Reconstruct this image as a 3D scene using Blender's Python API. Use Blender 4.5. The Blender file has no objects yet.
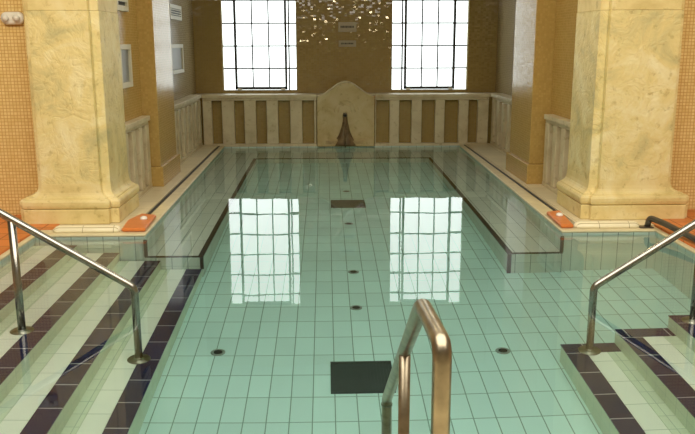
import bpy, bmesh, math, random
from mathutils import Vector, Matrix
random.seed(7)
S = bpy.context.scene
C = S.collection
PI = math.pi
WATER_IOR = 1.333

# ------------------------------------------------------------------ materials
def new_mat(name):
    m = bpy.data.materials.new(name); m.use_nodes = True
    nt = m.node_tree; nt.nodes.clear()
    out = nt.nodes.new('ShaderNodeOutputMaterial')
    return m, nt, out

class G:
    """tiny node-graph helper"""
    def __init__(s, nt): s.nt = nt
    def n(s, t, **kw):
        nd = s.nt.nodes.new(t)
        for k, v in kw.items(): setattr(nd, k, v)
        return nd
    def put(s, sock, v):
        if isinstance(v, bpy.types.NodeSocket): s.nt.links.new(v, sock)
        else: sock.default_value = v
    def math(s, op, a, b=0.0, c=None, clamp=False):
        nd = s.n('ShaderNodeMath', operation=op, use_clamp=clamp)
        s.put(nd.inputs[0], a); s.put(nd.inputs[1], b)
        if c is not None: s.put(nd.inputs[2], c)
        return nd.outputs[0]
    def mix(s, f, a, b, blend='MIX'):
        nd = s.n('ShaderNodeMix', data_type='RGBA', blend_type=blend)
        s.put(nd.inputs[0], f); s.put(nd.inputs[6], a); s.put(nd.inputs[7], b)
        return nd.outputs[2]
    def noise(s, vec, scale, detail=3, rough=.5, dist=0.0):
        nd = s.n('ShaderNodeTexNoise'); s.put(nd.inputs['Vector'], vec)
        nd.inputs['Scale'].default_value = scale; nd.inputs['Detail'].default_value = detail
        nd.inputs['Roughness'].default_value = rough; nd.inputs['Distortion'].default_value = dist
        return nd.outputs['Fac']
    def ramp(s, f, stops):
        nd = s.n('ShaderNodeValToRGB'); s.put(nd.inputs[0], f)
        e = nd.color_ramp.elements
        while len(e) < len(stops): e.new(.5)
        for i, (p, c) in enumerate(stops):
            e[i].position = p; e[i].color = c if len(c) == 4 else (*c, 1)
        return nd.outputs[0]

def c4(c): return (*c, 1.0)

def plain(name, col, rough=.5, metal=0.0, var=.08, scale=12, bump=0.0, coat=0.0):
    m, nt, out = new_mat(name); g = G(nt)
    co = g.n('ShaderNodeTexCoord').outputs['Object']
    f = g.noise(co, scale, 4)
    a = tuple(x*(1-var) for x in col); b = tuple(min(1, x*(1+var)) for x in col)
    cc = g.ramp(f, [(.3, a), (.7, b)])
    p = g.n('ShaderNodeBsdfPrincipled')
    g.put(p.inputs['Base Color'], cc); p.inputs['Roughness'].default_value = rough
    p.inputs['Metallic'].default_value = metal
    if coat: p.inputs['Coat Weight'].default_value = coat
    if bump:
        bn = g.n('ShaderNodeBump'); bn.inputs['Strength'].default_value = bump
        bn.inputs['Distance'].default_value = .01
        g.put(bn.inputs['Height'], f); g.put(p.inputs['Normal'], bn.outputs[0])
    nt.links.new(p.outputs[0], out.inputs[0])
    return m

def tiles(name, col, grout, pitch, off=(0, 0, 0), gw=.004, var=.05, rough=.25, tilt=0.0,
          cols=None, big=.06, bigscale=1.2, spec=.2):
    """Tile grid in place on all three axes; pitch 0 = no joint along that axis."""
    m, nt, out = new_mat(name); g = G(nt)
    geo = g.n('ShaderNodeNewGeometry')
    sp = g.n('ShaderNodeSeparateXYZ'); nt.links.new(geo.outputs['Position'], sp.inputs[0])
    sn = g.n('ShaderNodeSeparateXYZ'); nt.links.new(geo.outputs['True Normal'], sn.inputs[0])
    mask = None; ids = []
    for i in range(3):
        if not pitch[i]:
            ids.append(0.0); continue
        u = g.math('DIVIDE', g.math('SUBTRACT', sp.outputs[i], off[i]), pitch[i])
        fl = g.math('FLOOR', u); fr = g.math('FRACT', u)
        d = g.math('MULTIPLY', g.math('MINIMUM', fr, g.math('SUBTRACT', 1.0, fr)), pitch[i])
        line = g.math('LESS_THAN', d, gw/2)
        ok = g.math('LESS_THAN', g.math('ABSOLUTE', sn.outputs[i]), .7)
        line = g.math('MULTIPLY', line, ok)
        ids.append(g.math('MULTIPLY', fl, ok))
        mask = line if mask is None else g.math('MAXIMUM', mask, line)
    cv = g.n('ShaderNodeCombineXYZ')
    for i in range(3): g.put(cv.inputs[i], ids[i])
    wn = g.n('ShaderNodeTexWhiteNoise', noise_dimensions='3D'); nt.links.new(cv.outputs[0], wn.inputs['Vector'])
    if cols:
        base = g.ramp(wn.outputs['Value'], cols)
    else:
        a = tuple(x*(1-var) for x in col); b = tuple(min(1, x*(1+var)) for x in col)
        base = g.ramp(wn.outputs['Value'], [(0, a), (1, b)])
    bn_ = g.noise(geo.outputs['Position'], bigscale, 3)
    k = g.math('ADD', g.math('MULTIPLY', g.math('SUBTRACT', bn_, .5), big*4), 1.0)
    vm = g.n('ShaderNodeVectorMath', operation='SCALE'); nt.links.new(base, vm.inputs[0]); g.put(vm.inputs['Scale'], k)
    colr = g.mix(mask, vm.outputs[0], c4(grout))
    p = g.n('ShaderNodeBsdfPrincipled')
    g.put(p.inputs['Base Color'], colr)
    g.put(p.inputs['Roughness'], g.math('ADD', rough, g.math('MULTIPLY', mask, .5)))
    p.inputs['Specular IOR Level'].default_value = spec
    if tilt:
        sub = g.n('ShaderNodeVectorMath', operation='SUBTRACT'); nt.links.new(wn.outputs['Color'], sub.inputs[0]); sub.inputs[1].default_value = (.5, .5, .5)
        sc = g.n('ShaderNodeVectorMath', operation='SCALE'); nt.links.new(sub.outputs[0], sc.inputs[0]); sc.inputs['Scale'].default_value = tilt
        ad = g.n('ShaderNodeVectorMath', operation='ADD'); nt.links.new(sc.outputs[0], ad.inputs[0]); nt.links.new(geo.outputs['Normal'], ad.inputs[1])
        no = g.n('ShaderNodeVectorMath', operation='NORMALIZE'); nt.links.new(ad.outputs[0], no.inputs[0])
        nt.links.new(no.outputs[0], p.inputs['Normal'])
    nt.links.new(p.outputs[0], out.inputs[0])
    return m

def stone(name, c_lo, c_mid, c_hi, bump=.35, rough=.55, scale=1.0, carve=False):
    m, nt, out = new_mat(name); g = G(nt)
    geo = g.n('ShaderNodeNewGeometry').outputs['Position']
    f1 = g.noise(geo, 3.2*scale, 6, .62, .6)
    f2 = g.noise(geo, 14*scale, 5, .6, .2)
    base = g.ramp(f1, [(.28, c_lo), (.5, c_mid), (.72, c_hi)])
    pit = g.ramp(f2, [(.30, (.62, .56, .42)), (.42, (1, 1, 1))])
    base = g.mix(.7, base, pit, 'MULTIPLY')
    p = g.n('ShaderNodeBsdfPrincipled'); g.put(p.inputs['Base Color'], base)
    p.inputs['Roughness'].default_value = rough
    h = g.math('ADD', g.math('MULTIPLY', f2, .5), g.math('MULTIPLY', g.noise(geo, 60, 3), .15))
    if carve:
        c = g.noise(geo, 5.5, 3, .55, 1.6)
        c = g.math('ABSOLUTE', g.math('SUBTRACT', c, .5))
        c = g.math('MINIMUM', g.math('MULTIPLY', c, 9.0), 1.0)
        h = g.math('ADD', h, g.math('MULTIPLY', c, .30))
    bn = g.n('ShaderNodeBump'); bn.inputs['Strength'].default_value = bump; bn.inputs['Distance'].default_value = .02
    g.put(bn.inputs['Height'], h); g.put(p.inputs['Normal'], bn.outputs[0])
    nt.links.new(p.outputs[0], out.inputs[0])
    return m

def emit(name, col, strength, bands=False):
    m, nt, out = new_mat(name); g = G(nt)
    e = g.n('ShaderNodeEmission'); e.inputs['Strength'].default_value = strength
    e.inputs['Color'].default_value = c4(col)
    nt.links.new(e.outputs[0], out.inputs[0])
    return m

MINT = (.61, .81, .76)
M = {}
M['pool_floor'] = tiles('floor tile', MINT, (.25, .37, .31), (.1255, .25, 0), (-.711, 3.896, 0), .0065, .05, .3)
M['pool_wall'] = tiles('pool wall tile', (.60, .70, .64), (.22, .30, .27), (.125, .125, 0), (-.02, .02, -.015), .006, .05, .25)
M['bench'] = tiles('bench tile', (.62, .67, .60), (.22, .28, .25), (.125, .5, .26), (-.98, 6.0, -.52), .006, .05, .25)
M['riser'] = tiles('riser tile', (.62, .70, .54), (.36, .45, .34), (.125, .125, .24), (-.02, 0, -.02), .004, .04, .25)
M['tread'] = tiles('tread tile', (.80, .83, .72), (.45, .50, .40), (0, .25, 0), (0, 0, 0), .005, .03, .3)
M['black_tile'] = tiles('black tile', (.010, .016, .060), (.34, .36, .38), (0, .25, 0), (0, .115, 0), .009, .25, .3)
M['black_tile_x'] = tiles('black tile across', (.010, .016, .060), (.34, .36, .38), (.25, 0, 0), (.07, 0, 0), .009, .25, .3)
M['black_edge'] = plain('black edging tile', (.006, .007, .009), .6, 0, .2)
M['terracotta'] = tiles('terracotta tile', (.62, .20, .05), (.30, .13, .06), (.2, .2, 0), (.1, .05, 0), .008, .12, .35)
M['terracotta_plain'] = plain('terracotta edge piece', (.66, .20, .045), .3, 0, .08, 20)
M['cream_glaze'] = tiles('cream roll tile', (.80, .74, .52), (.45, .38, .22), (.245, .245, 0), (-2.19, 0, 0), .006, .03, .25)
M['coping'] = plain('coping stone', (.66, .58, .36), .4, 0, .10, 9)
M['deck_strip'] = tiles('deck strip tile', (.66, .58, .38), (.40, .34, .22), (.3, .3, 0), (0, .1, 0), .004, .06, .4)
M['gutter'] = plain('gutter slot', (.03, .03, .028), .6, 0, .1)
OR = [(0, (.72, .53, .21)), (.5, (.77, .58, .25)), (1, (.82, .64, .29))]
M['mosaic_warm'] = tiles('warm mosaic', (.6, .3, .1), (.56, .33, .10), (.0285, .0285, .0285), (0, 0, 0), .0055, .1, .35, .02, OR, .03, 1.2, .4)
OB = [(0, (.30, .21, .065)), (.5, (.32, .225, .07)), (1, (.345, .245, .08))]
M['mosaic_back'] = tiles('ochre glazed mosaic', (.3, .2, .05), (.27, .19, .06), (.042, .042, .026), (0, 0, 0), .002, .1, .08, .12, OB, .02, 1.2, .7)
OP = [(0, (.45, .30, .09)), (.5, (.49, .33, .10)), (1, (.53, .36, .115))]
M['mosaic_side'] = tiles('glazed alcove mosaic', (.3, .2, .05), (.44, .27, .07), (.025, .025, .025), (0, 0, 0), .003, .1, .22, .05, OP, .03, 1.2, .5)
OF = [(0, (.32, .25, .13)), (.5, (.345, .27, .14)), (1, (.37, .29, .15))]
M['mosaic_far'] = tiles('grey ochre glazed mosaic', (.3, .2, .05), (.30, .23, .11), (.025, .025, .025), (0, 0, 0), .003, .1, .2, .04, OF, .03, 1.2, .5)
M['column'] = stone('carved yellow limestone', (.50, .45, .22), (.74, .62, .28), (.84, .77, .48), .45, .5, 1, True)
M['column_base'] = stone('smooth yellow limestone', (.58, .46, .18), (.74, .61, .28), (.80, .71, .42), .25, .5)
M['bal_stone'] = stone('pale cream stone', (.46, .38, .22), (.60, .52, .34), (.68, .61, .42), .12, .5)
M['niche_stone'] = stone('fountain stone', (.42, .31, .12), (.52, .42, .21), (.58, .49, .28), .12, .5)
M['deposit'] = stone('brown mineral crust', (.10, .065, .03), (.18, .12, .055), (.27, .19, .09), .7, .5, 3)
M['stain'] = plain('rust stain', (.40, .30, .14), .5, 0, .2, 20)
M['steel'] = plain('satin steel', (.33, .32, .28), .25, 1.0, .10, 25)
M['brass'] = plain('aged bronze tube', (.36, .31, .22), .33, 1.0, .22, 18)
M['flange'] = plain('dull steel flange', (.26, .25, .20), .35, 1.0, .1, 25)
M['drain'] = plain('drain metal', (.30, .34, .30), .4, .3, .1, 25)
M['drain_dark'] = plain('drain opening', (.015, .02, .018), .6)
M['grate'] = plain('grate plastic', (.045, .055, .050), .5, 0, .1)
M['white'] = plain('white glaze', (.80, .79, .72), .2, 0, .03)
M['frame_cream'] = plain('cream painted frame', (.62, .58, .44), .4, 0, .04)
M['frame_grey'] = plain('grey board', (.20, .21, .20), .3, 0, .06, 40)
M['iron'] = plain('dark iron', (.025, .022, .018), .45, .3, .15)
M['plate'] = plain('brass plate', (.30, .26, .17), .3, .2, .05)
M['ink'] = plain('dark lettering', (.03, .028, .02), .6)
M['pane'] = emit('backlit frosted glass', (.93, 1.0, .97), 2.7)
M['added_bulb'] = emit('added lamp glass', (1.0, .80, .48), 75.0)  # glow for the added pendant bulbs
M['plaster'] = plain('ochre plaster', (.50, .43, .30), .7, 0, .05, 4)
M['ceiling'] = plain('ceiling plaster', (.28, .26, .22), .8, 0, .04, 4)
M['hose'] = plain('dark grey tube', (.10, .09, .075), .35, .6, .1)

# water
m, nt, out = new_mat('pool water'); g = G(nt)
gl = g.n('ShaderNodeBsdfGlass'); gl.inputs['Roughness'].default_value = 0.0; gl.inputs['IOR'].default_value = WATER_IOR
gl.inputs['Color'].default_value = (1, 1, 1, 1)
pos = g.n('ShaderNodeNewGeometry').outputs['Position']
h = g.noise(pos, 2.2, 2, .4)
bn = g.n('ShaderNodeBump'); bn.inputs['Strength'].default_value = .07; bn.inputs['Distance'].default_value = .010
g.put(bn.inputs['Height'], h); g.put(gl.inputs['Normal'], bn.outputs[0])
va = g.n('ShaderNodeVolumeAbsorption'); va.inputs['Color'].default_value = (.70, .93, .89, 1); va.inputs['Density'].default_value = .45
nt.links.new(gl.outputs[0], out.inputs[0]); nt.links.new(va.outputs[0], out.inputs['Volume'])
M['water'] = m

# ------------------------------------------------------------------ geometry helpers
def link(name, bm, mat, parent=None, smooth=False, bevel=0.0, seg=2):
    bmesh.ops.recalc_face_normals(bm, faces=bm.faces)
    me = bpy.data.meshes.new(name); bm.to_mesh(me); bm.free()
    if smooth:
        for p in me.polygons: p.use_smooth = True
    o = bpy.data.objects.new(name, me); C.objects.link(o)
    me.materials.append(M[mat] if isinstance(mat, str) else mat)
    if bevel:
        b = o.modifiers.new('bevel', 'BEVEL'); b.width = bevel; b.segments = seg; b.limit_method = 'ANGLE'
        b.harden_normals = False
    if parent is not None:
        o.parent = parent
        o.matrix_parent_inverse = parent.matrix_world.inverted() if False else Matrix.Translation(-parent.location)
    return o

def empty(name, loc):
    o = bpy.data.objects.new(name, None); C.objects.link(o); o.location = loc
    o.empty_display_size = .1
    return o

def tag(o, label, cat, group=None, kind=None):
    o['label'] = label; o['category'] = cat
    if group: o['group'] = group
    if kind: o['kind'] = kind
    return o

def struct(o):
    o['kind'] = 'structure'; return o

def box(bm, x0, x1, y0, y1, z0, z1):
    vs = [bm.verts.new((x, y, z)) for z in (z0, z1) for x, y in ((x0, y0), (x1, y0), (x1, y1), (x0, y1))]
    for f in ((3, 2, 1, 0), (4, 5, 6, 7), (0, 1, 5, 4), (1, 2, 6, 5), (2, 3, 7, 6), (3, 0, 4, 7)):
        bm.faces.new([vs[i] for i in f])

def prism(bm, pts, z0, z1):
    a = [bm.verts.new((x, y, z0)) for x, y in pts]; b = [bm.verts.new((x, y, z1)) for x, y in pts]
    bm.faces.new(a[::-1]); bm.faces.new(b)
    n = len(pts)
    for i in range(n): bm.faces.new((a[i], a[(i+1) % n], b[(i+1) % n], b[i]))

def prism_xz(bm, pts, y0, y1):
    a = [bm.verts.new((x, y0, z)) for x, z in pts]; b = [bm.verts.new((x, y1, z)) for x, z in pts]
    bm.faces.new(a[::-1]); bm.faces.new(b)
    n = len(pts)
    for i in range(n): bm.faces.new((a[i], a[(i+1) % n], b[(i+1) % n], b[i]))

def loft(bm, rings, cap=True):
    vv = [[bm.verts.new(p) for p in r] for r in rings]
    n = len(vv[0])
    for a, b in zip(vv, vv[1:]):
        for i in range(n): bm.faces.new((a[i], a[(i+1) % n], b[(i+1) % n], b[i]))
    if cap: bm.faces.new(vv[0][::-1]); bm.faces.new(vv[-1])

def round_path(pts, r=.06, n=6):
    """fillet the corners of a polyline"""
    P = [Vector(p) for p in pts]; out = [P[0]]
    for i in range(1, len(P)-1):
        a = (P[i-1]-P[i]); b = (P[i+1]-P[i]); la, lb = a.length, b.length
        a.normalize(); b.normalize(); k = min(r, la*.45, lb*.45)
        p0, p2 = P[i]+a*k, P[i]+b*k
        for j in range(n+1):
            t = j/n; out.append(p0*(1-t)**2 + P[i]*2*t*(1-t) + p2*t*t)
    out.append(P[-1]); return out

def tube(bm, pts, r, n=16, cap=True):
    P = [Vector(p) for p in pts]; rings = []
    T = [(P[min(i+1, len(P)-1)]-P[max(i-1, 0)]).normalized() for i in range(len(P))]
    up = Vector((0, 0, 1)) if abs(T[0].z) < .9 else Vector((0, 1, 0))
    u = T[0].cross(up).normalized()
    for p, t in zip(P, T):
        u = (u - t*u.dot(t)).normalized(); v = t.cross(u)
        rr = r if not callable(r) else r(len(rings)/(len(P)-1))
        rings.append([p + u*math.cos(2*PI*k/n)*rr + v*math.sin(2*PI*k/n)*rr for k in range(n)])
    loft(bm, rings, cap)

def lathe(bm, prof, cx, cy, n=32):
    loft(bm, [[(cx+r*math.cos(2*PI*k/n), cy+r*math.sin(2*PI*k/n), z) for k in range(n)] for r, z in prof])

# ------------------------------------------------------------------ the shell
DECK = .045
def quick(name, mat, parts, parent=None, bevel=0):
    bm = bmesh.new()
    for q in parts: box(bm, *q)
    return link(name, bm, mat, parent, bevel=bevel)

# pool basin
def fz(y): return -(1.064-.029*(y-5))
bm = bmesh.new()
v = [bm.verts.new(p) for p in ((-2.7, 1.6, fz(1.6)), (3.1, 1.6, fz(1.6)), (3.1, 11.9, fz(11.9)), (-2.7, 11.9, fz(11.9)),
                               (-2.7, 1.6, -1.4), (3.1, 1.6, -1.4), (3.1, 11.9, -1.4), (-2.7, 11.9, -1.4))]
for f in ((0, 1, 2, 3), (7, 6, 5, 4), (0, 4, 5, 1), (1, 5, 6, 2), (2, 6, 7, 3), (3, 7, 4, 0)): bm.faces.new([v[i] for i in f])
struct(link('floor_pool', bm, 'pool_floor'))
bm = bmesh.new(); prism(bm, [(-2.7, 1.6), (-2.30, 1.6), (-2.30, 6.05), (-1.44, 6.05), (-1.51, 11.56), (-2.7, 11.56)], -1.4, .012)
struct(link('wall_pool_left', bm, 'pool_wall'))
bm = bmesh.new(); prism(bm, [(3.1, 1.6), (3.1, 11.56), (2.0, 11.56), (1.90, 6.05), (2.66, 6.05), (2.66, 1.6)], -1.4, .012)
struct(link('wall_pool_right', bm, 'pool_wall'))
struct(quick('wall_pool_near', 'pool_wall', [(-2.30, 2.66, 1.6, 1.85, -1.4, .012)]))
struct(quick('wall_pool_far', 'pool_wall', [(-2.7, 3.1, 11.56, 11.9, -1.4, .012)]))
# copings
bm = bmesh.new(); prism(bm, [(-2.335, 1.86), (-2.29, 1.86), (-2.29, 6.04), (-1.43, 6.04), (-1.49, 11.54), (-1.56, 11.54), (-1.555, 6.62), (-1.50, 6.40), (-1.50, 6.18), (-2.335, 6.18)], .012, .032)
struct(link('trim_coping_left', bm, 'coping', bevel=.008))
bm = bmesh.new(); prism(bm, [(2.70, 1.86), (2.70, 6.18), (1.97, 6.18), (1.97, 6.4), (2.045, 6.62), (2.05, 11.54), (1.99, 11.54), (1.89, 6.04), (2.65, 6.04), (2.65, 1.86)], .012, .032)
struct(link('trim_coping_right', bm, 'coping', bevel=.008))
# gutter slots of the alcove
struct(quick('trim_gutter_left', 'gutter', [(-1.590, -1.561, 6.5, 11.54, .012, .026)]))
struct(quick('trim_gutter_right', 'gutter', [(2.051, 2.080, 6.5, 11.54, .012, .026)]))
# alcove walkways
struct(quick('trim_walkway_left', 'deck_strip', [(-2.30, -1.59, 6.18, 11.6, .012, .04)]))
struct(quick('trim_walkway_right', 'deck_strip', [(2.08, 2.95, 6.18, 11.6, .012, .04)]))
# terracotta deck
bm = bmesh.new()
box(bm, -5.2, -2.337, 1.86, 6.8, -.1, DECK); box(bm, 2.702, 5.6, 1.86, 6.8, -.1, DECK); box(bm, -2.337, -2.21, 6.182, 6.74, -.1, DECK)
struct(link('floor', bm, 'terracotta'))
struct(quick('floor_near', 'deck_strip', [(-5.2, 5.6, -3.2, 1.859, -.1, DECK)]))
# room walls
H = 3.7
struct(quick('wall_front_left', 'mosaic_warm', [(-5.2, -2.30, 6.75, 7.2, 0, H)]))
struct(quick('wall_front_right', 'mosaic_warm', [(2.86, 5.6, 6.75, 7.2, 0, H)]))
struct(quick('wall_left', 'plaster', [(-5.4, -5.2, -3.4, 6.8, -.1, H)]))
struct(quick('wall_right', 'plaster', [(5.6, 5.8, -3.4, 6.8, -.1, H)]))
struct(quick('wall_near', 'plaster', [(-5.4, 5.8, -3.4, -3.2, -.1, H)]))
struct(quick('ceiling', 'ceiling', [(-5.4, 5.8, -3.4, 12.6, H, H+.1)]))
struct(quick('wall_alcove_left', 'mosaic_far', [(-2.3, -1.97, 7.0, 12.3, 0, H)]))
struct(quick('wall_alcove_right', 'mosaic_far', [(2.62, 2.9, 7.0, 12.3, 0, H)]))
struct(quick('wall_recess_left', 'mosaic_side', [(-1.97, -1.89, 7.09, 8.158, .04, H)]))
struct(quick('wall_recess_right', 'mosaic_side', [(2.36, 2.62, 7.09, 8.158, .04, H)]))
# back wall with two window openings
W1, W2 = (-1.555, -.425), (1.015, 2.185)
WZ0, WZ1 = .80, 2.66
bm = bmesh.new(); YB = 12.1
for x0, x1 in ((-2.2, W1[0]), (W1[1], W2[0]), (W2[1], 2.8)): box(bm, x0, x1, YB, YB+.3, 0, H)
for x0, x1 in (W1, W2):
    box(bm, x0, x1, YB, YB+.3, WZ1, H); box(bm, x0, x1, YB, YB+.3, 0, WZ0)
struct(link('wall_back', bm, 'mosaic_back'))
struct(quick('wall_back_ledge', 'mosaic_back', [(-1.97, 2.62, 11.66, 12.1, .012, .72)]))

# ------------------------------------------------------------------ windows
def window(n, x0, x1, c0, c1, flip):
    root = empty('window_%d' % n, ((x0+x1)/2, YB+.1, WZ0)); struct(root)
    pitch = .335; zs = [.80+pitch*k for k in range(1, 6)]
    y0 = YB+.06
    quick('pane', 'pane', [(x0, x1, y0+.02, y0+.03, WZ0, WZ1)], root)
    fr = [(x0, x0+.012, y0-.02, y0+.02, WZ0, WZ1), (x1-.012, x1, y0-.02, y0+.02, WZ0, WZ1),
          (x0, x1, y0-.02, y0+.02, WZ0, WZ0+.012), (x0, x1, y0-.02, y0+.02, WZ1-.02, WZ1)]
    quick('window_frame', 'frame_cream', fr, root)
    bars = [(x0, c0, y0-.005, y0+.018, z-.011, z+.011) for z in zs] + [(c1, x1, y0-.005, y0+.018, z-.011, z+.011) for z in zs]
    quick('glazing_bars', 'iron', bars, root)
    # projecting dark casement with three columns of panes
    yc = y0-.055
    t = .024
    cas = [(c0-t, c0+t*.4, yc, y0+.018, WZ0+.02, WZ1-.03), (c1-t*.4, c1+t, yc, y0+.018, WZ0+.02, WZ1-.03),
           (c0-t, c1+t, yc, y0+.018, WZ0+.02, WZ0+.058), (c0-t, c1+t, yc, y0+.018, WZ1-.06, WZ1-.03)]
    if flip: cas.append((c0-.066, c0-.044, y0-.03, y0+.018, WZ0+.012, WZ1-.03))
    else: cas.append((c1+.044, c1+.066, y0-.03, y0+.018, WZ0+.012, WZ1-.03))
    co = quick('casement', 'iron', cas, root)
    w = (c1-c0)/3
    mb = [(c0+w*k-.010, c0+w*k+.010, yc+.01, yc+.03, WZ0+.05, WZ1-.04) for k in (1, 2)]
    mb += [(c0, c1, yc+.01, yc+.03, z-.010, z+.010) for z in zs]
    quick('casement_bars', 'iron', mb, co)
    for s in (c0+.04, c1-.04):
        quick('latch', 'white', [(s-.03, s+.03, yc-.02, yc-.001, WZ0+.012, WZ0+.038)], root)
window(1, W1[0], W1[1], -1.345, -.600, False)
window(2, W2[0], W2[1], 1.235, 1.965, True)

# ------------------------------------------------------------------ columns
def ring(xa, xb, ya, yb, z, ch, wob=0):
    """footprint with chamfered front corners"""
    s = .045
    pts = [(xa, ya+s), (xa+wob, ya+s), (xa+wob+.004, ya), (xb-ch-.004, ya), (xb-ch, ya+s), (xb, ya+s), (xb, yb), (xa, yb)]
    if ch < 0:
        ch = -ch
        pts = [(xa, ya+s), (xa+ch, ya+s), (xa+ch+.004, ya), (xb-wob-.004, ya), (xb-wob, ya+s), (xb, ya+s), (xb, yb), (xa, yb)]
    return [(x, y, z) for x, y in pts]

def stone_column(label, xi, xo, side):
    # xi: face toward the pool, xo: outer face ; side +1 right column, -1 left
    cx = (xi+xo)/2
    root = empty('stone_column', (cx, 6.75, .04)); tag(root, label, 'column', 'stone columns at the alcove entrance')
    y0, y1 = 6.43, 7.08
    def lv(z, oi, oo, of, ch=.07):
        ch = ch if side < 0 else -ch
        a = xi - side*oi; b = xo + side*oo
        lo, hi = min(a, b), max(a, b)
        return ring(lo, hi, y0-of, y1+oi*.4, z, ch, .035)
    bm = bmesh.new(); loft(bm, [lv(.04, .075, .155, .06), lv(.165, .075, .155, .06)])
    link('plinth', bm, 'column_base', root, bevel=.008)
    bm = bmesh.new()
    prof = [(.166, .060, .135, .045), (.176, .078, .15, .06), (.20, .085, .155, .066), (.225, .084, .152, .065), (.242, .074, .142, .056),
            (.248, .056, .120, .040), (.256, .054, .115, .038), (.264, .038, .080, .025), (.278, .022, .050, .014), (.296, .011, .028, .007), (.325, .004, .014, .002), (.37, 0.0, .008, 0)]
    loft(bm, [lv(z, a, b, c) for z, a, b, c in prof])
    link('base_moulding', bm, 'column_base', root)
    bm = bmesh.new(); loft(bm, [lv(.3705, 0, .008, 0), lv(.9, 0, .005, 0), lv(1.3, 0, .003, 0), lv(1.7615, 0, 0, 0)])
    link('shaft', bm, 'column', root)
    bm = bmesh.new(); loft(bm, [lv(1.763, -.003, -.003, -.002), lv(3.69, -.003, -.003, -.002)])
    link('upper_block', bm, 'column_base', root, bevel=.003, seg=2)
    # back pilaster strip on the outer flank
    bm = bmesh.new(); a = xo+side*.001; b = xo+side*.055
    box(bm, min(a, b), max(a, b), y0+.16, y0+.315, .3, 3.69)
    link('flank_strip', bm, 'column_base', root, bevel=.006)
    return root
stone_column('carved yellow limestone column left of the pool, beside the white wall fixture', -1.80, -2.385, -1)
stone_column('carved yellow limestone column right of the pool, beside the low tube rail', 2.235, 2.925, 1)

# ------------------------------------------------------------------ mosaic piers in the alcove
def pier(label, xi, xo, side):
    root = empty('mosaic_pier', ((xi+xo)/2, 8.6, .04)); tag(root, label, 'pier', 'mosaic piers in the alcove')
    lo, hi = min(xi, xo), max(xi, xo)
    quick('shaft', 'mosaic_side', [(lo, hi, 8.16, 9.06, .25, 3.69)], root, bevel=.006)
    a = xi-side*.03
    quick('plinth', 'mosaic_side', [(min(a, xo), max(a, xo), 8.11, 9.10, .04, .249)], root, bevel=.006)
pier('ochre glazed mosaic pier on the left walkway between two stone balustrades', -1.73, -1.965, -1)
pier('ochre glazed mosaic pier on the right walkway between two stone balustrades', 2.16, 2.615, 1)

# ------------------------------------------------------------------ balustrades
def bal_cap(lo, hi, axis, inner, outer, z0=.69, z1=.775):
    """moulded cap rail: a slab over a smaller fillet"""
    bm = bmesh.new()
    if axis == 'x':
        box(bm, lo, hi, inner, outer, z0+.035, z1); box(bm, lo, hi, inner+.02, outer, z0, z0+.0345)
    else:
        s = 1 if outer > inner else -1
        a, b = sorted((inner, outer)); box(bm, a, b, lo, hi, z0+.035, z1)
        a, b = sorted((inner+s*.02, outer)); box(bm, a, b, lo, hi, z0, z0+.0345)
    return bm

def balustrade_x(label, x0, x1, posts, group):
    root = empty('stone_balustrade', ((x0+x1)/2, 11.6, .012)); tag(root, label, 'balustrade', group)
    link('cap_rail', bal_cap(x0, x1, 'x', 11.535, 11.66), 'bal_stone', root, bevel=.006)
    quick('base_rail', 'bal_stone', [(x0, x1, 11.56, 11.655, .013, .05)], root, bevel=.004)
    p0 = None
    for a, b in posts:
        q = quick('baluster', 'bal_stone', [(a, b, 11.56, 11.65, .051, .689)], root, bevel=.008)
GB = 'pale stone balustrades around the alcove'
balustrade_x('long pale stone balustrade under the left leaded window', -1.80, -.13,
    [(-1.80, -1.666), (-1.519, -1.337), (-1.192, -1.02), (-.864, -.696), (-.518, -.342), (-.165, -.135)], GB)
balustrade_x('long pale stone balustrade under the right leaded window', .73, 2.42,
    [(.735, .75), (.95, 1.092), (1.275, 1.426), (1.625, 1.766), (1.975, 2.12), (2.26, 2.42)], GB)

def balustrade_y(label, y0, y1, xi, xo, n, group):
    s = 1 if xo > xi else -1
    root = empty('stone_balustrade', ((xi+xo)/2, (y0+y1)/2, .04)); tag(root, label, 'balustrade', group)
    link('cap_rail', bal_cap(y0, y1, 'y', xi, xo, .70, .785), 'bal_stone', root, bevel=.006)
    a, b = sorted((xi+s*.015, xo))
    quick('base_rail', 'bal_stone', [(a, b, y0, y1, .041, .08)], root, bevel=.004)
    w = (y1-y0)/(n+.5)
    for k in range(n+1):
        ya = y0+w*k; a, b = sorted((xi+s*.015, xi+s*.08))
        quick('baluster', 'bal_stone', [(a, b, ya, min(ya+w*.45, y1), .081, .699)], root, bevel=.008)
balustrade_y('short pale stone balustrade on the left between limestone column and mosaic pier', 7.10, 8.10, -1.80, -1.889, 3, GB)
balustrade_y('pale stone balustrade on the left beyond the mosaic pier', 9.11, 11.534, -1.80, -1.965, 7, GB)
balustrade_y('short pale stone balustrade on the right between limestone column and mosaic pier', 7.10, 8.06, 2.265, 2.359, 3, GB)
balustrade_y('pale stone balustrade on the right beyond the mosaic pier', 9.11, 11.534, 2.44, 2.615, 7, GB)
# cap over the ledge = window sill
struct(quick('trim_sill', 'bal_stone', [(-1.965, 2.615, 11.662, 12.098, .721, .764)]))

# ------------------------------------------------------------------ fountain
root = empty('wall_fountain', (.29, 11.55, .012)); tag(root, 'arched pale stone wall fountain centred on the back wall between the windows', 'fountain')
pts = [(-.125, .013), (.725, .013), (.725, .765)]
N = 28
for k in range(N+1):
    t = k/N; x = .725-.85*t
    u = abs(t-.5)*2
    z = .765 + .205*(0.5+0.5*math.cos(PI*min(1, max(0, u))))**1.0
    pts.append((x, z))
pts.append((-.125, .765))
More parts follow.
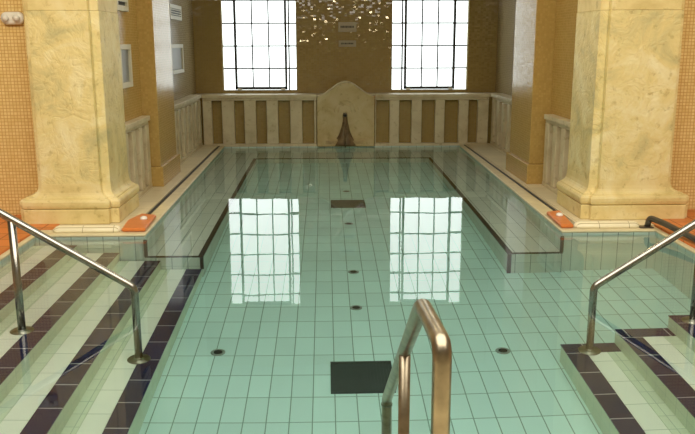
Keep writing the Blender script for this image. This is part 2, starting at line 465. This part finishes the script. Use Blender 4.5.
# drop duplicate ends
pp = [pts[0]]
for p in pts[1:]:
    if (Vector(p)-Vector(pp[-1])).length > 1e-4: pp.append(p)
bm = bmesh.new(); prism_xz(bm, pp, 11.545, 11.655); link('arched_slab', bm, 'niche_stone', root, bevel=.008)
# raised rim following the arch
bm = bmesh.new()
arc = [(x, 11.548, z-.012) for x, z in pp if z > .764]
tube(bm, arc, .013, 8); link('arch_rim', bm, 'bal_stone', root, True)
# shallow shell relief rings
bm = bmesh.new()
for rr in (.10, .15):
    tube(bm, [(.29+rr*math.cos(a), 11.546, .52+rr*1.1*math.sin(a)) for a in [PI*k/16 for k in range(17)]], .006, 6)
link('shell_relief', bm, 'niche_stone', root, True)
quick('foot_ledge', 'niche_stone', [(-.12, .72, 11.52, 11.544, .013, .125)], root, bevel=.008)
quick('rust_band', 'stain', [(.0, .56, 11.512, 11.519, .05, .10)], root, bevel=.003)
# mineral crust fan below the spout
bm = bmesh.new(); rings = []
for k in range(13):
    t = k/12; z = .475-.45*t; w = .030+.15*t**1.9; d = .028+.045*t
    rr = []
    for j in range(15):
        a = PI*j/14
        wob = 1+.12*math.sin(j*2.4+k*.5)
        rr.append((.29-w*math.cos(a)*wob, 11.55-d*math.sin(a)*wob, z))
    rings.append(rr)
loft(bm, rings); link('mineral_crust', bm, 'deposit', root, True)
bm = bmesh.new(); tube(bm, [(.29, 11.55, .485), (.29, 11.50, .488), (.29, 11.46, .475)], .030, 14); sp = link('spout', bm, 'flange', root, True)
bm = bmesh.new(); tube(bm, [(.29, 11.462, .475), (.29, 11.452, .471)], .023, 14); link('spout_mouth', bm, 'drain_dark', sp)
sp_o = sp
bm = bmesh.new(); tube(bm, [(.29, 11.47, .465), (.29, 11.445, .42), (.29, 11.43, .30), (.29, 11.425, .01)], .009, 8)
tag(link('water_trickle', bm, 'deposit', None, True), 'thin dark trickle of water falling from the fountain spout', 'water trickle')

# ------------------------------------------------------------------ bench
root = empty('underwater_bench', (.25, 11.2, -1.0)); tag(root, 'submerged U-shaped tiled bench with black edging along the alcove walls', 'bench')
bm = bmesh.new()
prism(bm, [(-1.443, 6.05), (-1.443, 6.02), (-.985, 6.02), (-.985, 10.95), (1.46, 10.95), (1.46, 6.02), (1.903, 6.02), (1.903, 6.05), (1.9995, 11.56), (-1.5095, 11.56)], -1.2, -.52)
link('seat', bm, 'bench', root)
bm = bmesh.new(); t = .036; z0, z1 = -.545, -.514
for q in ((-.985-t, -.979, 6.012, 10.95+t), (1.454, 1.46+t, 6.012, 10.95+t), (-.985, 1.46, 10.944, 10.95+t), (-1.44, -.985-t, 6.012, 6.03), (1.46+t, 1.90, 6.012, 6.03)):
    box(bm, q[0], q[1], q[2], q[3], z0, z1)
link('black_edging', bm, 'black_edge', root)
for q in ((-1.443, -1.415, 6.006, 6.0195, -.5135, -.03), (1.875, 1.903, 6.006, 6.0195, -.5135, -.03),
          (-1.005, -.978, 6.006, 6.0195, -.834, -.546), (1.453, 1.485, 6.006, 6.0195, -1.02, -.546)):
    quick('black_corner_tile', 'black_edge', [q], root)

# ------------------------------------------------------------------ steps
TZ = [-.17, -.40, -.62, -.835]
def steps(label, wallx, dirn, nos, y0, y1, endcap):
    """flight descending toward +dirn; nos = x of the four nosing edges"""
    root = empty('pool_steps', (wallx, (y0+y1)/2, -1.05)); tag(root, label, 'steps', 'submerged pool steps')
    prev = wallx
    for k, (xe, z) in enumerate(zip(nos, TZ)):
        a, b = sorted((prev, xe))
        st = quick('step', 'riser', [(a, b, y0, y1, -1.3, z-.006)], root)
        # cream tread tiles in two courses
        n0 = xe-dirn*.122
        s0 = wallx if k == 0 else nos[k-1]
        ye = y1-(.122 if endcap else 0)
        mid = n0-dirn*.125
        a, b = sorted((n0, mid+dirn*.003)); quick('tread_tile', 'tread', [(a, b, y0, ye, z-.006, z)], st)
        a, b = sorted((mid-dirn*.001, s0)); quick('rear_tread_tile', 'riser', [(a, b, y0, ye, z-.006, z-.0005)], st)
        a, b = sorted((n0+dirn*.003, xe+dirn*.003)); quick('nosing', 'black_tile', [(a, b, y0, ye if endcap else y1, z-.012, z+.001)], st)
        if endcap:
            a, b = sorted((s0, xe+dirn*.003)); quick('end_nosing', 'black_tile_x', [(a, b, ye+.003, y1+.003, z-.012, z+.001)], st)
        prev = xe
steps('submerged cream steps with black nosings descending from the left pool wall', -2.30, 1, [-1.964, -1.639, -1.319, -.997], 1.86, 6.005, False)
steps('submerged cream steps with black nosings descending from the right pool wall', 2.66, -1, [2.42, 2.10, 1.775, 1.442], 1.86, 4.49, True)
# the flight below the viewer, carrying the centre handrail
root = empty('pool_steps', (.25, 2.5, -1.05)); tag(root, 'submerged steps under the centre handrail at the near pool edge', 'steps', 'submerged pool steps')
prev = 1.855
for k, (ye, z) in enumerate(zip((2.22, 2.56, 2.90, 3.22), TZ)):
    st = quick('step', 'riser', [(-.35, .85, prev, ye, -1.3, z)], root)
    quick('nosing', 'black_tile_x', [(-.35, .85, ye-.12, ye+.003, z+.0005, z+.003)], st)
    prev = ye

# ------------------------------------------------------------------ handrails
def flange(x, y, z, root, r=.068):
    bm = bmesh.new(); lathe(bm, [(r*.98, z+.0015), (r, z+.006), (r*.96, z+.012), (r*.45, z+.016), (r*.42, z+.03), (.026, z+.034)], x, y)
    link('foot_flange', bm, 'flange', root, True)
def handrail(label, x1, x2, xt, y, zb, z2, slope, d, mat='steel'):
    root = empty('handrail', (x1, y, TZ[3])); tag(root, label, 'handrail', 'metal pool handrails')
    R = .0225
    zt = zb+slope*abs(xt-x1)
    bm = bmesh.new()
    tube(bm, round_path([(x1, y, TZ[3]+.01), (x1, y, zb), (xt, y, zt), (xt+d*.25, y, zt), (xt+d*.25, y, DECK)], .035), R, 18)
    link('rail', bm, mat, root, True)
    zz = zb+slope*abs(x2-x1)
    bm = bmesh.new(); tube(bm, [(x2, y, TZ[1]+.01), (x2, y, zz-.012)], R, 18); link('post', bm, mat, root, True)
    flange(x1, y, TZ[3], root); flange(x2, y, TZ[1], root)
    flange(xt+d*.25, y, DECK, root)
handrail('steel handrail on the left steps with a sloping tube and two posts', -1.118, -1.787, -2.55, 4.372, .118, .53, .62, -1)
handrail('steel handrail on the right steps sloping up to the right wall', 1.588, 2.206, 2.95, 4.395, .088, .5, .66, 1)
root = empty('handrail', (.24, 2.3, -.3)); tag(root, 'bronze toned handrail in the foreground seen end on', 'handrail', 'metal pool handrails')
bm = bmesh.new()
P = [(.257, 1.63, DECK), (.257, 1.63, .845), (.257, 2.00, .812), (.257, 3.13, -.005), (.257, 3.13, -.82)]
P = round_path(P, .045, 7)
tube(bm, P, .0222, 20); link('rail', bm, 'brass', root, True)
bm = bmesh.new(); tube(bm, [(.257, 2.42, TZ[1]), (.257, 2.42, .495)], .0195, 18); link('post', bm, 'brass', root, True)
for yy, zz in ((1.63, DECK), (2.42, TZ[1]), (3.13, TZ[3])): flange(.257, yy, zz, root)
bm = bmesh.new(); tube(bm, [(.257, 3.13, -.08), (.257, 3.13, -.06)], .0250, 18); link('collar', bm, 'flange', root, True)

# ------------------------------------------------------------------ floor fittings
def drain(x, y, r, label):
    z = fz(y)
    root = empty('floor_drain', (x, y, z)); tag(root, label, 'drain', 'round floor drains')
    bm = bmesh.new(); lathe(bm, [(r, z+.0005), (r, z+.005), (r*.9, z+.009), (r*.66, z+.010), (r*.62, z+.006)], x, y, 28)
    link('rim', bm, 'drain', root, True)
    bm = bmesh.new(); lathe(bm, [(r*.60, z+.002), (r*.60, z+.0085), (r*.3, z+.010)], x, y, 24); link('strainer', bm, 'drain_dark', root)
for x, y, r, l in ((-.697, 4.69, .047, 'round drain on the pool floor nearest the left steps'),
                   (1.122, 4.65, .047, 'round drain on the pool floor nearest the right steps'),
                   (.211, 5.37, .045, 'round drain first beyond the near square grate'),
                   (.219, 6.11, .045, 'round drain second beyond the near square grate'),
                   (.225, 7.55, .045, 'round drain just in front of the far square grate'),
                   (.240, 9.02, .045, 'round drain beyond the far square grate')):
    drain(x, y, r, l)
def grate(x, y, label):
    z = fz(y); h = .188
    root = empty('floor_grate', (x, y, z)); tag(root, label, 'grate', 'square dark floor grates')
    quick('frame', 'grate', [(x-h, x+h, y-h, y-h+.02, z-.03, z+.012), (x-h, x+h, y+h-.02, y+h, z-.03, z+.012),
                             (x-h, x-h+.02, y-h+.02, y+h-.02, z-.03, z+.012), (x+h-.02, x+h, y-h+.02, y+h-.02, z-.03, z+.012)], root)
    b = [(x-h+.02, x+h-.02, y-h+.02, y+h-.02, z-.03, z+.006)]
    for k in range(17):
        xx = x-h+.03+k*(2*h-.06)/16; b.append((xx-.005, xx+.005, y-h+.02, y+h-.02, z+.0062, z+.012))
    quick('slats', 'grate', b, root)
grate(.207, 4.365, 'square dark grate on the pool floor nearest the foreground handrail')
grate(.240, 8.38, 'square dark grate on the pool floor inside the alcove')

# ------------------------------------------------------------------ edge pieces on the deck
def roll_curb(label, x0, x1):
    bm = bmesh.new()
    n = 10; R = .052
    xs = [x0+R*(1-math.cos(PI/2*k/4)) for k in range(5)] + [x1-R*(1-math.cos(PI/2*k/4)) for k in range(4, -1, -1)]
    sc = [max(.12, math.sin(PI/2*k/4)) for k in range(5)] + [max(.12, math.sin(PI/2*k/4)) for k in range(4, -1, -1)]
    rings = []
    for x, s in zip(xs, sc):
        rings.append([(x, 6.158-R*s*math.cos(PI*j/n), .033+.048*s*math.sin(PI*j/n)) for j in range(n+1)])
    loft(bm, rings)
    return tag(link('rolled_curb', bm, 'cream_glaze', None, True), label, 'curb', 'cream glazed roll edging')
roll_curb('cream glazed rolled curb at the foot of the left limestone column', -2.19, -1.645)
roll_curb('cream glazed rolled curb at the foot of the right limestone column', 2.02, 2.565)
def corner_piece(label, xa, xb, side):
    bm = bmesh.new()
    pts = [(xa, 6.11), (xb, 6.11), (xb+side*.02, 6.62), (xb+side*.16, 6.68), (xa+side*.03, 6.42)]
    prism(bm, pts, .034, .066)
    tag(link('terracotta_corner', bm, 'terracotta_plain', None, bevel=.014, seg=3), label, 'corner tile', 'orange terracotta corner tiles')
corner_piece('orange terracotta corner tile between the left column and the water', -1.635, -1.445, -1)
corner_piece('orange terracotta corner tile between the right column and the water', 2.01, 1.905, 1)
for lb, xx, yy in (('small cream cap sitting on the left orange corner tile', -1.53, 6.43), ('small cream cap sitting on the right orange corner tile', 1.985, 6.43)):
    bm = bmesh.new(); lathe(bm, [(.030, .0665), (.031, .075), (.024, .088), (.010, .094)], xx, yy, 20)
    tag(link('gutter_cap', bm, 'white', None, True), lb, 'cap', 'cream caps at the gutter ends')
# low dark tube rail at the right deck edge
root = empty('low_rail', (2.68, 5.6, DECK)); tag(root, 'low dark grey tube rail lying along the right pool edge', 'rail')
bm = bmesh.new(); tube(bm, round_path([(2.62, 6.13, .04), (2.63, 6.12, .115), (2.68, 5.95, .105), (2.745, 5.45, .075), (2.80, 4.5, .075), (2.80, 2.6, .075), (2.80, 2.58, .05)], .05), .024, 16)
link('tube', bm, 'hose', root, True)
quick('foot_plate', 'hose', [(2.55, 2.66, 6.09, 6.16, .033, .042)], root, bevel=.002)
# white wall fixture
root = empty('wall_fixture', (-2.575, 6.74, 1.71)); tag(root, 'white oval wall fixture with two round knobs on the left mosaic wall', 'wall fixture')
bm = bmesh.new(); rings = []
for yy, s in ((6.749, 1.0), (6.715, 1.0), (6.700, .88), (6.695, .6)):
    r = []
    for k in range(32):
        a = 2*PI*k/32; cxx = .044 if math.cos(a) > 0 else -.044
        r.append((-2.575+cxx+.052*s*math.cos(a), yy, 1.712+.052*s*math.sin(a)))
    rings.append(r)
loft(bm, rings); link('backplate', bm, 'white', root, True)
for dx in (-.045, .045):
    bm = bmesh.new(); tube(bm, [(-2.575+dx, 6.694, 1.712), (-2.575+dx, 6.665, 1.712)], lambda t: .022+.006*t, 20); link('knob', bm, 'white', root, True)
# signs on the back wall
def sign(label, x0, x1, z0, z1, rows):
    root = empty('wall_sign', ((x0+x1)/2, YB, z0)); tag(root, label, 'sign', 'small signs on the back wall')
    quick('plate', 'plate', [(x0, x1, YB-.012, YB-.001, z0, z1)], root, bevel=.003)
    b = []
    for zr, hh in rows:
        x = x0+.035
        while x < x1-.05:
            w = random.uniform(.012, .02); b.append((x, x+w, YB-.0145, YB-.0125, zr, zr+hh)); x += w+.006
    quick('lettering', 'ink', b, root)
sign('upper pale rectangular sign with one dark line of lettering between the windows', .205, .48, 1.675, 1.82, [(1.735, .03)])
sign('lower smaller rectangular sign below the other between the windows', .21, .475, 1.455, 1.55, [(1.492, .024)])
# framed boards and vents on the side walls
def framed(name, label, cat, y0, y1, z0, z1, x, side, vent):
    root = empty(name, (x, (y0+y1)/2, z0)); tag(root, label, cat, 'framed boards and vents on the left alcove wall')
    a, b = sorted((x, x+side*.03)); t = .05
    quick('frame', 'frame_cream', [(a, b, y0, y1, z0, z0+t), (a, b, y0, y1, z1-t, z1), (a, b, y0, y0+t, z0+t, z1-t), (a, b, y1-t, y1, z0+t, z1-t)], root, bevel=.004)
    a, b = sorted((x, x+side*.008))
    quick('board', 'frame_grey' if not vent else 'ink', [(a, b, y0+t, y1-t, z0+t, z1-t)], root)
    if vent:
        a, b = sorted((x+side*.009, x+side*.028)); n = 3
        quick('louvres', 'frame_cream', [(a, b, y0+t, y1-t, z0+t+(z1-z0-2*t)*(k+.35)/n, z0+t+(z1-z0-2*t)*(k+.75)/n) for k in range(n)], root)
xw = -1.969
framed('framed_board', 'grey board in a cream frame left of the mosaic pier above the short balustrade', 'board', 7.30, 7.72, 1.10, 1.50, -1.889, 1, False)
framed('framed_board', 'grey board in a cream frame beyond the left mosaic pier', 'board', 10.15, 11.0, 1.12, 1.50, xw, 1, False)
framed('wall_vent', 'cream framed louvred vent above the board beyond the left mosaic pier', 'vent', 10.2, 11.0, 1.81, 2.0, xw, 1, True)
framed('wall_vent', 'cream framed vent above the board left of the mosaic pier', 'vent', 7.30, 7.72, 1.80, 2.2, -1.889, 1, True)

# ------------------------------------------------------------------ water
bm = bmesh.new()
prism(bm, [(-2.33, 1.82), (2.69, 1.82), (2.69, 6.08), (1.93, 6.08), (2.03, 11.59), (-1.54, 11.59), (-1.47, 6.08), (-2.33, 6.08)], -1.39, 0.0)
tag(link('pool_water', bm, 'water'), 'clear green tinted water filling the tiled pool', 'water', None, 'stuff')

# ------------------------------------------------------------------ lights
def area(name, loc, size, power, col, rot=(0, 0, 0)):
    l = bpy.data.lights.new(name, 'AREA'); l.shape = 'RECTANGLE'; l.size, l.size_y = size; l.energy = power; l.color = col
    o = bpy.data.objects.new(name, l); C.objects.link(o); o.location = loc; o.rotation_euler = rot
    return o
area('ceiling_light_main', (.2, 2.1, 3.66), (5.5, 4.2), 345, (1.0, .93, .82))
area('ceiling_light_alcove', (.2, 7.9, 3.66), (2.6, 2.6), 26, (1.0, .88, .66))
def spot(name, loc, tgt, power, col, ang, r=.12):
    l = bpy.data.lights.new(name, 'SPOT'); l.energy = power; l.color = col; l.spot_size = math.radians(ang); l.spot_blend = .7; l.shadow_soft_size = r
    o = bpy.data.objects.new(name, l); C.objects.link(o); o.location = loc
    o.rotation_euler = (Vector(tgt)-Vector(loc)).to_track_quat('-Z', 'Y').to_euler()
spot('wall_washer_left', (-2.6, 3.6, 3.3), (-2.4, 6.6, .95), 170, (1.0, .84, .55), 50)
spot('wall_washer_right', (3.0, 3.6, 3.3), (2.8, 6.6, .95), 150, (1.0, .84, .55), 50)

def pendant(label, x, y, z):  # added lamps above the view, giving the back wall mosaic its golden sparkle
    root = empty('added_pendant_lamp', (x, y, z)); tag(root, label, 'lamp', 'added pendant lamps for sparkle on the back wall')
    bm = bmesh.new(); tube(bm, [(x, y, z+.16), (x, y, 3.69)], .006, 8); link('cord', bm, 'iron', root)
    bm = bmesh.new(); lathe(bm, [(.02, z+.16), (.03, z+.13), (.10, z+.07), (.105, z+.068), (.035, z+.135), (.02, z+.15)], x, y, 24); link('shade', bm, 'brass', root, True)
    bm = bmesh.new(); lathe(bm, [(.01, z-.075), (.045, z-.055), (.070, z), (.045, z+.05), (.015, z+.07), (.012, z+.10)], x, y, 20); link('bulb', bm, 'added_bulb', root, True)
pendant('added pendant lamp out of view above the water nearer the left column', -.22, 6.6, 2.20)
pendant('added pendant lamp out of view above the water nearer the right column', 1.25, 6.6, 2.20)

w = bpy.data.worlds.new('World'); S.world = w; w.use_nodes = True
w.node_tree.nodes['Background'].inputs[0].default_value = (.9, .95, 1, 1); w.node_tree.nodes['Background'].inputs[1].default_value = .3

# ------------------------------------------------------------------ camera
cam = bpy.data.cameras.new('camera'); co = bpy.data.objects.new('camera', cam); C.objects.link(co)
cam.sensor_width = 36; cam.sensor_fit = 'HORIZONTAL'; cam.lens = 780/695*36
th, yaw, roll = .2185, .028, -.002
f = Vector((math.sin(yaw)*math.cos(th), math.cos(yaw)*math.cos(th), -math.sin(th)))
co.location = (0, 0, 1.5)
q = f.to_track_quat('-Z', 'Y')
co.rotation_mode = 'QUATERNION'
from mathutils import Quaternion
co.rotation_quaternion = Quaternion(f, roll*-1) @ q
cam.clip_start = .05
S.camera = co
S.view_settings.view_transform = 'Standard'; S.view_settings.look = 'None'; S.view_settings.gamma = 1; S.view_settings.exposure = 0.08
S.view_settings.use_curve_mapping = False
S.cycles.use_denoising = True
S.cycles.max_bounces = 10; S.cycles.transmission_bounces = 8; S.cycles.diffuse_bounces = 5; S.cycles.glossy_bounces = 5
S.cycles.sample_clamp_indirect = 6.0
S.cycles.caustics_refractive = True; S.cycles.caustics_reflective = True
